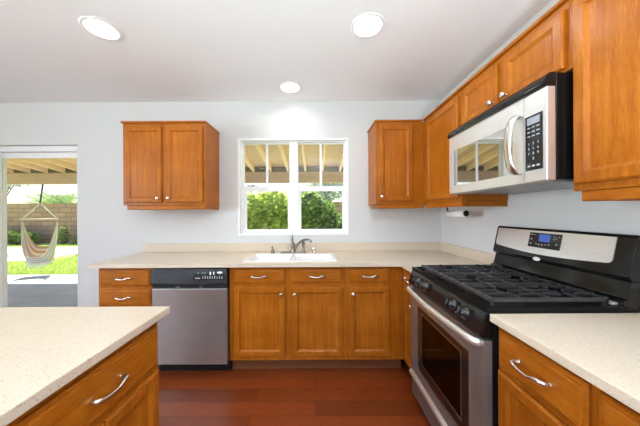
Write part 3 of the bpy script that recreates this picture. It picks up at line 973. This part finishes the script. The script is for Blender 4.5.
def font_mesh(txt, size, m, parent, M4, name='lettering'):
    c = bpy.data.curves.new('txt', 'FONT')
    c.body = txt
    c.size = size
    c.extrude = 0.0003
    c.align_x = 'CENTER'
    c.align_y = 'CENTER'
    o = bpy.data.objects.new('txt', c)
    COL.objects.link(o)
    dg = bpy.context.evaluated_depsgraph_get()
    dg.update()
    me = bpy.data.meshes.new_from_object(o.evaluated_get(dg))
    bpy.data.objects.remove(o, do_unlink=True)
    me.transform(M4)
    b = MB()
    b.bm.from_mesh(me)
    bpy.data.meshes.remove(me)
    return b
# facing -x: text x runs towards -y, text y up
FX = Matrix(((0, 0, -1, 0), (-1, 0, 0, 0), (0, 1, 0, 0), (0, 0, 0, 1)))
num = MB()
keys = ['1', '2', '3', '4', '5', '6', '7', '8', '9', '', '0', '']
for i, ch in enumerate(keys):
    if not ch: continue
    yy = 1.062 - 0.022 * (i % 3)
    zz = 1.600 - 0.021 * (i // 3)
    f_ = font_mesh(ch, 0.015, None, None, Matrix.Translation((MX - 0.0029, yy, zz)) @ FX)
    me = bpy.data.meshes.new('t'); f_.bm.to_mesh(me); f_.bm.free(); num.bm.from_mesh(me); bpy.data.meshes.remove(me)
for r_ in range(3):
    for c_ in range(3):
        yy, zz = 1.062 - 0.022 * c_, 1.668 - 0.018 * r_
        num.box(MX - 0.0029, MX - 0.0024, yy - 0.007, yy + 0.007, zz - 0.002, zz + 0.002)
for c_ in range(3):
    num.box(MX - 0.0029, MX - 0.0024, 1.062 - 0.022 * c_ - 0.007, 1.062 - 0.022 * c_ + 0.007, 1.503, 1.510)
num.build('keypad_marks', M['mark'], kp, True)

# ------------------------------------------------------------------ gas range
t = thing('gas_range', 'black and stainless steel gas range set into the right hand worktop', 'range', (1.0, 1.366, 0))
RY0, RY1 = 0.986, 1.746
b = MB()
b.box(0.702, 1.29, RY0 + 0.004, RY0 + 0.04, 0.06, 0.912).box(0.702, 1.29, RY1 - 0.04, RY1 - 0.004, 0.06, 0.912)
b.box(1.22, 1.29, RY0 + 0.0405, RY1 - 0.0405, 0.06, 0.912).box(0.702, 1.2195, RY0 + 0.0405, RY1 - 0.0405, 0.06, 0.24)
b.box(0.702, 1.2195, RY0 + 0.0405, RY1 - 0.0405, 0.78, 0.912)
for xx in (0.74, 1.25):
    for yy in (RY0 + 0.03, RY1 - 0.03):
        b.lathe([(0.018, 0), (0.018, 0.062), (0, 0.062)], (xx, yy, 0.0), seg=12)
b.build('body', M['black_matte'], t, True)
MB().box(0.74, 0.75, RY0 + 0.01, RY1 - 0.01, 0.005, 0.059).build('kick_plate', M['black_matte'], t, True)
cv = MB()
cv.box(0.705, 1.215, 1.055, 1.06, 0.25, 0.77).box(0.705, 1.215, 1.675, 1.68, 0.25, 0.77).box(1.205, 1.215, 1.0605, 1.6745, 0.25, 0.77)
cv.box(0.705, 1.2045, 1.0605, 1.6745, 0.25, 0.26).box(0.705, 1.2045, 1.0605, 1.6745, 0.76, 0.77)
cv.build('oven_liner', M['ovenin'], t, True)
for zr in (0.42, 0.56):
    rk = MB()
    rk.tube([(0.72, 1.066, zr), (0.72, 1.669, zr)], 0.005, 8).tube([(1.19, 1.066, zr), (1.19, 1.669, zr)], 0.005, 8)
    rk.tube([(0.72, 1.068, zr), (1.19, 1.068, zr)], 0.005, 8).tube([(0.72, 1.667, zr), (1.19, 1.667, zr)], 0.005, 8)
    for k in range(14):
        yy = 1.10 + 0.041 * k
        rk.tube([(0.72, yy, zr + 0.004), (1.19, yy, zr + 0.004)], 0.003, 6)
    rk.build('oven_rack', M['chrome'], t, True)

od = MB().frame((RY0 + 0.002, RY1 - 0.002, 0.238, 0.800), (1.083, 1.632, 0.298, 0.708), 0.668, 0.700, 'x').build('oven_door', M['steel_dark'], t, True)
rim = MB()
rim.frame((1.080, 1.635, 0.295, 0.711), (1.086, 1.629, 0.301, 0.705), 0.6655, 0.672, 'x')
rim.build('window_trim', M['nickel'], od, True)
MB().frame((1.086, 1.629, 0.301, 0.705), (1.145, 1.575, 0.355, 0.672), 0.669, 0.675, 'x').build('window_border', M['panelblack'], od, True)
MB().frame((1.143, 1.577, 0.353, 0.674), (1.148, 1.572, 0.358, 0.669), 0.667, 0.676, 'x').build('window_inner_trim', M['nickel'], od, True)
MB().box(0.670, 0.675, 1.148, 1.572, 0.358, 0.669).build('oven_window', M['ovenglass'], od, True)
hp = [(0.669, 1.004, 0.787), (0.650, 1.004, 0.789), (0.636, 1.03, 0.79), (0.628, 1.12, 0.79), (0.620, 1.25, 0.79), (0.617, 1.366, 0.79), (0.620, 1.48, 0.79), (0.628, 1.61, 0.79), (0.636, 1.70, 0.79), (0.650, 1.728, 0.789), (0.669, 1.728, 0.787)]
MB().tube(spline(hp, 5), 0.0165, 14, flat=0.75).build('oven_handle', M['steel_y'], od, True)
dr = MB().box(0.672, 0.7005, RY0 + 0.002, RY1 - 0.002, 0.062, 0.232, 0.003).build('storage_drawer', M['steel_dark'], t, True)
MB().prism([(0.6715, 0.186), (0.656, 0.192), (0.650, 0.203), (0.652, 0.218), (0.6715, 0.226)], RY0 + 0.004, RY1 - 0.004, 'y', 0.002).build('drawer_grip', M['steel_y'], dr, True)
# control fascia, sloped
fa = MB().prism([(0.660, 0.812), (0.652, 0.826), (0.656, 0.842), (0.674, 0.902), (0.682, 0.912), (0.7005, 0.912), (0.7005, 0.812)], RY0 + 0.002, RY1 - 0.002, 'y', 0.002).build('control_fascia', M['black'], t, True)
nrm = Vector((-0.06, 0, 0.018)).normalized()
for ky in (1.105, 1.205, 1.497, 1.610):
    c = Vector((0.664, ky, 0.866))
    kn = MB().lathe([(0.030, 0.0), (0.030, 0.004), (0.024, 0.007), (0.021, 0.020), (0.019, 0.026), (0, 0.027)], c, nrm, 24)
    tt = Vector((nrm.z, 0, -nrm.x))
    p = c + nrm * 0.031
    kn.tube([p - tt * 0.022, p, p + tt * 0.022], [0.006, 0.008, 0.006], 8)
    ko = kn.build('burner_knob', M['knob'], fa, True)
mk = MB()
for ky in (1.155, 1.553):
    mk.box(0.6545, 0.6575, ky - 0.008, ky + 0.008, 0.846, 0.849)
mk.build('fascia_marks', M['mark'], fa, True)
# cooktop
ct = MB()
ct.frame((0.680, 1.225, RY0, RY1), (0.700, 1.205, RY0 + 0.018, RY1 - 0.018), 0.9125, 0.934, 'z')
ct.box(0.700, 1.205, RY0 + 0.018, RY1 - 0.018, 0.9125, 0.926)
ctop = ct.build('cooktop', M['deck'], t, True)
for (bx, by, br_) in ((0.83, 1.145, 0.042), (1.08, 1.145, 0.034), (0.955, 1.366, 0.045), (0.83, 1.588, 0.05), (1.08, 1.588, 0.034)):
    bb = MB().lathe([(br_ + 0.03, 0), (br_ + 0.024, 0.004), (br_ + 0.004, 0.006), (br_, 0.014), (0, 0.014)], (bx, by, 0.9265), seg=28).build('burner', M['black_matte'], ctop, True)
    MB().lathe([(br_ - 0.004, 0.0142), (br_ - 0.002, 0.018), (br_ - 0.008, 0.022), (0, 0.0225)], (bx, by, 0.9265), seg=28).build('burner_cap', M['iron'], bb, True)
def grate(y0, y1, centers):
    g_ = MB()
    x0, x1 = 0.711, 1.196
    z0, z1 = 0.944, 0.964
    w_ = 0.011
    for xx in (x0, x1 - w_ * 1.6):
        g_.box(xx, xx + w_ * 1.6, y0, y1, z0, z1, 0.004, 1)
    for yy in (y0, y1 - w_):
        g_.box(x0, x1, yy, yy + w_, z0, z1 - 0.002, 0.003, 1)
    g_.box(x0 + 0.24, x0 + 0.254, y0, y1, z0 + 0.002, z1, 0.003, 1)
    yc = (y0 + y1) / 2
    for k in (1, 2, 3):
        yy = y0 + (y1 - y0) * k / 4
        for (a, c_) in ((x0, x0 + 0.10), (x0 + 0.155, x0 + 0.34), (x0 + 0.395, x1)):
            g_.box(a, c_, yy - 0.004, yy + 0.004, z0 + 0.009, z1 + 0.002, 0.002, 1)
    for xx in (x0 + 0.125, x0 + 0.37):
        g_.box(xx - 0.004, xx + 0.004, y0, yc - 0.035, z0 + 0.009, z1 + 0.002, 0.002, 1)
        g_.box(xx - 0.004, xx + 0.004, yc + 0.035, y1, z0 + 0.009, z1 + 0.002, 0.002, 1)
    for xx in (x0 + 0.004, x1 - 0.016):
        for yy in (y0 + 0.002, y1 - 0.014):
            g_.box(xx, xx + 0.012, yy, yy + 0.012, 0.9265, z0 + 0.002)
    return g_
for (a, c_) in ((1.012, 1.229), (1.233, 1.449), (1.453, 1.670)):
    grate(a, c_, None).build('grate', M['iron'], t, True)
# rear riser and backguard
MB().prism([(1.2255, 0.913), (1.2255, 0.952), (1.246, 0.962), (1.264, 1.030), (1.300, 1.030), (1.300, 0.913)], RY0 + 0.004, RY1 - 0.004, 'y', 0.002).build('rear_riser', M['black'], t, True)
MB().box(1.199, 1.2248, RY0 + 0.02, RY1 - 0.02, 0.9345, 0.945, 0.003).build('riser_trim', M['steel_y'], t, True)
bg = MB().prism([(1.250, 1.038), (1.246, 1.050), (1.280, 1.206), (1.288, 1.217), (1.300, 1.217), (1.318, 1.200), (1.318, 0.95), (1.3005, 0.95), (1.3005, 1.032), (1.260, 1.032)], RY0, RY1, 'y', 0.003)
bgo = bg.build('backguard', M['black'], t, True)
for (a, c_) in ((RY0 - 0.001, RY0 + 0.012), (RY1 - 0.012, RY1 + 0.001)):
    pass
# stainless fascia with rounded lower corners on the sloped face
sx = Vector((1.280 - 1.246, 0, 1.206 - 1.050)).normalized()
nf = Vector((-sx.z, 0, sx.x))
o0 = Vector((1.246, 0, 1.050))
def face_pt(y, s, n): return o0 + sx * s + nf * n + Vector((0, y, 0))
Lf = 0.1597
outl = []
ya, yb_ = RY0 + 0.066, RY1 - 0.018
for k in range(7):
    a = PI / 2 * k / 6
    outl.append((ya + 0.02 - 0.02 * math.cos(a), Lf * 0.43 - 0.02 * math.sin(a) - 0.006))
for k in range(1, 12):
    q = k / 12
    outl.append((ya + 0.02 + (yb_ - ya - 0.04) * q, Lf * 0.43 - 0.026 - 0.018 * math.sin(PI * q)))
for k in range(7):
    a = PI / 2 * k / 6
    outl.append((yb_ - 0.02 + 0.02 * math.sin(a), Lf * 0.43 - 0.02 * math.cos(a) - 0.006))
outl += [(yb_, Lf - 0.002), (ya, Lf - 0.002)]
pl = MB()
A = [pl.bm.verts.new(face_pt(y, s_, 0.0035)) for y, s_ in outl]
B = [pl.bm.verts.new(face_pt(y, s_, -0.002)) for y, s_ in outl]
pl.bm.faces.new(A); pl.bm.faces.new(list(reversed(B)))
for k in range(len(A)):
    j = (k + 1) % len(A)
    pl.bm.faces.new((A[k], B[k], B[j], A[j]))
bmesh.ops.recalc_face_normals(pl.bm, faces=list(pl.bm.faces))
M['steel_panel'] = steel('satin_steel_panel', (0.80, 0.80, 0.815), 0.30, 'y')
fp = pl.build('fascia_panel', M['steel_panel'], bgo, True)
def slab_on_face(y0, y1, s0, s1, n0, n1):
    b_ = MB()
    P = [b_.bm.verts.new(face_pt(y, s_, n)) for n in (n0, n1) for (y, s_) in ((y0, s0), (y1, s0), (y1, s1), (y0, s1))]
    for q in ((0, 1, 2, 3), (7, 6, 5, 4), (0, 4, 5, 1), (1, 5, 6, 2), (2, 6, 7, 3), (3, 7, 4, 0)):
        b_.bm.faces.new([P[i] for i in q])
    bmesh.ops.recalc_face_normals(b_.bm, faces=list(b_.bm.faces))
    return b_
cpn = slab_on_face(1.280, 1.470, 0.062, 0.146, 0.0036, 0.006).build('clock_panel', M['panelblack'], fp, True)
tag(cpn, 'black clock panel with blue display')
slab_on_face(1.340, 1.406, 0.098, 0.138, 0.0061, 0.0066).build('blue_display', M['lcd'], fp, True)
mk = MB()
def addb(dst, src):
    me = bpy.data.meshes.new('t'); src.bm.to_mesh(me); src.bm.free(); dst.bm.from_mesh(me); bpy.data.meshes.remove(me)
for (yy, ss, w_, h_) in ((1.466, 0.134, 0.007, 0.007), (1.466, 0.108, 0.007, 0.007), (1.466, 0.082, 0.007, 0.007), (1.447, 0.134, 0.006, 0.003),
                         (1.43, 0.083, 0.004, 0.006), (1.412, 0.08, 0.006, 0.006), (1.393, 0.08, 0.005, 0.007), (1.374, 0.083, 0.004, 0.006), (1.355, 0.085, 0.004, 0.006),
                         (1.33, 0.130, 0.006, 0.003), (1.33, 0.116, 0.006, 0.003), (1.318, 0.122, 0.003, 0.006), (1.303, 0.13, 0.004, 0.004), (1.312, 0.09, 0.006, 0.008)):
    addb(mk, slab_on_face(yy - 0.012 - w_ / 2 - 0.001, yy - 0.012 + w_ / 2 + 0.001, ss - h_ / 2, ss + h_ / 2, 0.0061, 0.0065))
mk.build('clock_panel_marks', M['mark'], fp, True)
bd = MB().lathe([(0.011, 0), (0.011, 0.002), (0.008, 0.0035), (0, 0.0035)], face_pt(1.402, -0.002, 0.0), nf, 24)
for v in bd.bm.verts:
    v.co.y = 1.402 + (v.co.y - 1.402) * 2.1
tag(bd.build('badge', M['markwhite'], bgo, True), 'small white oval badge')

# ------------------------------------------------------------------ dishwasher
t = thing('dishwasher', 'stainless steel dishwasher with black control panel under the worktop', 'dishwasher', (-1.009, 2.3, 0))
X0, X1 = -1.309, -0.709
MB().box(X0 + 0.004, X1 - 0.004, 2.046, 2.60, 0.10, 0.875).build('body', M['black_matte'], t, True)
MB().box(X0 + 0.006, X1 - 0.006, 2.085, 2.10, 0.001, 0.098).build('toe_kick', M['black_matte'], t, True)
MB().box(X0, X1, 1.992, 2.045, 0.104, 0.7125, 0.004).build('door', M['steel_z'], t, True)
cpz = MB()
N = 16
for k in range(N):                                                     # black panel whose lower lip sags in a shallow arc
    xa, xb = X0 + (X1 - X0) * k / N, X0 + (X1 - X0) * (k + 1) / N
    def prof(x):
        q = (2 * (x - X0) / (X1 - X0) - 1)
        dz = 0.012 * (1 - q * q)
        return [(2.045, 0.7155), (2.000, 0.7155), (1.996, 0.735), (1.978, 0.757 - dz), (1.974, 0.768 - dz), (1.980, 0.80), (1.992, 0.868), (1.998, 0.874), (2.045, 0.874)]
    pa, pb = prof(xa), prof(xb)
    A = [cpz.bm.verts.new((xa, y, z)) for y, z in pa]
    B = [cpz.bm.verts.new((xb, y, z)) for y, z in pb]
    for i in range(len(A)):
        j = (i + 1) % len(A)
        cpz.bm.faces.new((A[i], A[j], B[j], B[i]))
    if k == 0: cpz.bm.faces.new(A)
    if k == N - 1: cpz.bm.faces.new(list(reversed(B)))
bmesh.ops.remove_doubles(cpz.bm, verts=list(cpz.bm.verts), dist=1e-5)
bmesh.ops.recalc_face_normals(cpz.bm, faces=list(cpz.bm.faces))
cpo = cpz.build('control_panel', M['charcoal'], t, True)
def on_panel(x0, x1, z0, z1, n):
    def yy(z): return 1.980 + (z - 0.80) * 0.012 / 0.068 - n
    b_ = MB()
    P = [b_.bm.verts.new((x, yy(z) + d, z)) for d in (0, 0.004) for (x, z) in ((x0, z0), (x1, z0), (x1, z1), (x0, z1))]
    for q in ((0, 1, 2, 3), (7, 6, 5, 4), (0, 4, 5, 1), (1, 5, 6, 2), (2, 6, 7, 3), (3, 7, 4, 0)):
        b_.bm.faces.new([P[i] for i in q])
    bmesh.ops.recalc_face_normals(b_.bm, faces=list(b_.bm.faces))
    return b_
on_panel(-1.268, -1.160, 0.836, 0.855, 0.001).build('vent_slot', M['black_matte'], cpo, True)
ctl = on_panel(-0.972, -0.718, 0.757 + 0.03, 0.832, 0.0015).build('button_panel', M['panelblack'], cpo, True)
tag(ctl, 'glossy black button strip with white legends')
mk = MB()
for i in range(9):
    x = -0.895 + 0.019 * i
    addb(mk, on_panel(x - 0.003, x + 0.003, 0.795, 0.812 + 0.006 * (i % 2), 0.002))
addb(mk, on_panel(-0.955, -0.915, 0.796, 0.803, 0.002))
for x in (-0.935, -0.90, -0.88):
    addb(mk, on_panel(x - 0.007, x + 0.007, 0.838, 0.841, 0.0006))
mk.build('button_marks', M['mark'], cpo, True)
mk = MB()
addb(mk, on_panel(-0.842, -0.832, 0.826, 0.848, 0.0016))
addb(mk, on_panel(-0.814, -0.806, 0.826, 0.848, 0.0016))
bz = MB().lathe([(0.0095, 0), (0.0095, 0.002), (0.006, 0.003), (0, 0.003)], (-0.762, 1.9865, 0.842), (0, -1, 0.17), 20)
for v in bz.bm.verts:
    v.co.x = -0.762 + (v.co.x + 0.762) * 2.3
addb(mk, bz)
tag(mk.build('badge', M['markwhite'], cpo, True), 'white oval badge and indicator lights')
mk = MB().box(-1.12, -1.085, 1.9945, 1.999, 0.722, 0.728).box(-0.93, -0.905, 1.9945, 1.999, 0.722, 0.728)
mk.build('latch_marks', M['markdim'], cpo, True)

# ------------------------------------------------------------------ sink, faucet and fittings
t = thing('sink', 'white double bowl sink set in the worktop below the window', 'sink', ((SX0 + SX1) / 2, 2.24, 0.914))
sk = MB()
zt, zi, zb = 0.9205, 0.914, 0.735
xc = -0.205
bowls = [(SX0 + 0.034, xc - 0.014), (xc + 0.014, SX1 - 0.034)]
yb0, yb1 = SY0 + 0.03, SY1 - 0.055
# rim plate around the bowls
def rimbox(x0, x1, y0, y1): sk.box(x0, x1, y0, y1, 0.9145, zt, 0.0025)
rimbox(SX0, SX1, SY0, yb0); rimbox(SX0, SX1, yb1, SY1)
rimbox(SX0, bowls[0][0], yb0 - 0.004, yb1 + 0.004); rimbox(bowls[1][1], SX1, yb0 - 0.004, yb1 + 0.004); rimbox(bowls[0][1], bowls[1][0], yb0 - 0.004, yb1 + 0.004)
sk.build('rim', M['porcelain'], t, True)
for (a, c_) in bowls:
    bl = MB()
    th = 0.006
    def loop(ins, z): return [bl.bm.verts.new(p) for p in ((a + ins, yb0 + ins, z), (c_ - ins, yb0 + ins, z), (c_ - ins, yb1 - ins, z), (a + ins, yb1 - ins, z))]
    rings = [loop(-0.006, 0.9135), loop(0.0, 0.9135), loop(0.006, 0.90), loop(0.014, 0.77), loop(0.028, 0.742), loop(0.06, 0.735)]
    for p, q in zip(rings, rings[1:]):
        for k in range(4):
            bl.bm.faces.new((p[k], p[(k + 1) % 4], q[(k + 1) % 4], q[k]))
    bl.bm.faces.new(rings[-1])
    bo = bl.build('bowl', M['porcelain'], t, True)
    md = bo.modifiers.new('solid', 'SOLIDIFY')
    md.thickness = 0.005
    md.offset = 1.0
    MB().lathe([(0.042, 0), (0.042, 0.003), (0.03, 0.001), (0, 0.001)], ((a + c_) / 2, (yb0 + yb1) / 2, 0.7355), seg=24).build('drain', M['drain'], bo, True)

FY = 2.488
t = thing('faucet', 'brushed nickel lever faucet centred behind the sink', 'faucet', (-0.218, FY, 0.914))
zf = 0.9145
dp = MB().box(-0.345, -0.092, FY - 0.028, FY + 0.028, zf, zf + 0.010, 0.004)
dp.build('deck_plate', M['faucet'], t, True)
MB().lathe([(0.027, 0.010), (0.026, 0.022), (0.021, 0.030), (0.020, 0.070), (0.023, 0.078), (0.023, 0.090), (0.016, 0.098), (0, 0.10)], (-0.222, FY, zf), seg=24).build('body', M['faucet'], t, True)
MB().tube(spline([(-0.222, FY, zf + 0.085), (-0.228, FY + 0.002, zf + 0.12), (-0.236, FY + 0.008, zf + 0.165), (-0.238, FY + 0.010, zf + 0.178)], 5),
          [0.011 + 0.004 * min(1, i / 10) for i in range(16)], 12, flat=0.7).build('lever', M['faucet'], t, True)
MB().tube(spline([(-0.205, FY - 0.012, zf + 0.035), (-0.175, FY - 0.03, zf + 0.085), (-0.135, FY - 0.06, zf + 0.125), (-0.095, FY - 0.09, zf + 0.142), (-0.06, FY - 0.115, zf + 0.142), (-0.036, FY - 0.130, zf + 0.128)], 6),
          [0.0125 - 0.002 * min(1, i / 15) for i in range(31)], 12).build('spout', M['faucet'], t, True)
sp = thing('side_sprayer', 'brushed nickel side sprayer standing to the right of the faucet lever', 'sprayer', (-0.118, FY, 0.9245))
MB().lathe([(0.020, 0.0002), (0.020, 0.008), (0.013, 0.016), (0.0125, 0.06), (0.016, 0.085), (0.015, 0.105), (0.010, 0.114), (0, 0.115)], (0, 0, 0), seg=20).build('spray_head', M['faucet'], sp)
MB().box(-0.006, 0.006, -0.022, -0.014, 0.07, 0.10, 0.002).build('trigger', M['faucet'], sp)
sd_ = thing('soap_dispenser', 'small metal soap dispenser pump left of the faucet', 'soap dispenser', (-0.424, FY, 0.9145))
MB().lathe([(0.022, 0), (0.022, 0.006), (0.015, 0.012), (0.015, 0.030), (0.009, 0.036), (0.009, 0.048), (0, 0.05)], (0, 0, 0), seg=20).build('base', M['faucet'], sd_)
MB().tube(spline([(0, 0, 0.046), (0, -0.004, 0.060), (0, -0.022, 0.066), (0, -0.05, 0.058)], 5), 0.0065, 10).build('spout', M['faucet'], sd_)
ag = thing('air_gap_cap', 'short chrome air gap cap to the right of the faucet', 'air gap', (-0.013, FY, 0.9145))
MB().lathe([(0.026, 0), (0.026, 0.003), (0.0215, 0.004), (0.0215, 0.055), (0.019, 0.062), (0, 0.063)], (0, 0, 0), seg=28).build('cap', M['chrome'], ag)
MB().box(-0.004, 0.004, -0.0225, -0.020, 0.02, 0.045).build('vent_slot', M['black_matte'], ag)

# paper towel holder below the corner cabinet
t = thing('paper_towel_holder', 'dark metal paper towel holder fixed under the corner wall cabinet', 'paper towel holder', (1.15, 2.02, UZ0))
PX, PZ = 1.15, 1.303
MB().tube(spline([(PX, 2.165, UZ0 - 0.003), (PX, 2.165, 1.35), (PX, 2.160, 1.315), (PX, 2.150, PZ)], 5), 0.006, 8).lathe([(0.02, 0), (0.02, -0.004), (0, -0.004)], (PX, 2.165, UZ0 - 0.0005)).build('arm', M['black_matte'], t, True)
MB().tube([(PX, 2.155, PZ), (PX, 1.89, PZ)], 0.005, 8).build('rod', M['black_matte'], t, True)
MB().lathe([(0, 0), (0.020, 0), (0.022, 0.006), (0.018, 0.012), (0, 0.013)], (PX, 1.90, PZ), (0, -1, 0), 20).build('end_knob', M['black_matte'], t, True)
rl = MB().lathe([(0.008, 0), (0.026, 0), (0.026, 0.225), (0.008, 0.225), (0.008, 0)], (PX, 1.91, PZ), (0, 1, 0), 24)
tag(rl.build('paper_towel_roll', M['paper']), 'nearly used up white paper towel roll under the corner cabinet', 'paper towel')
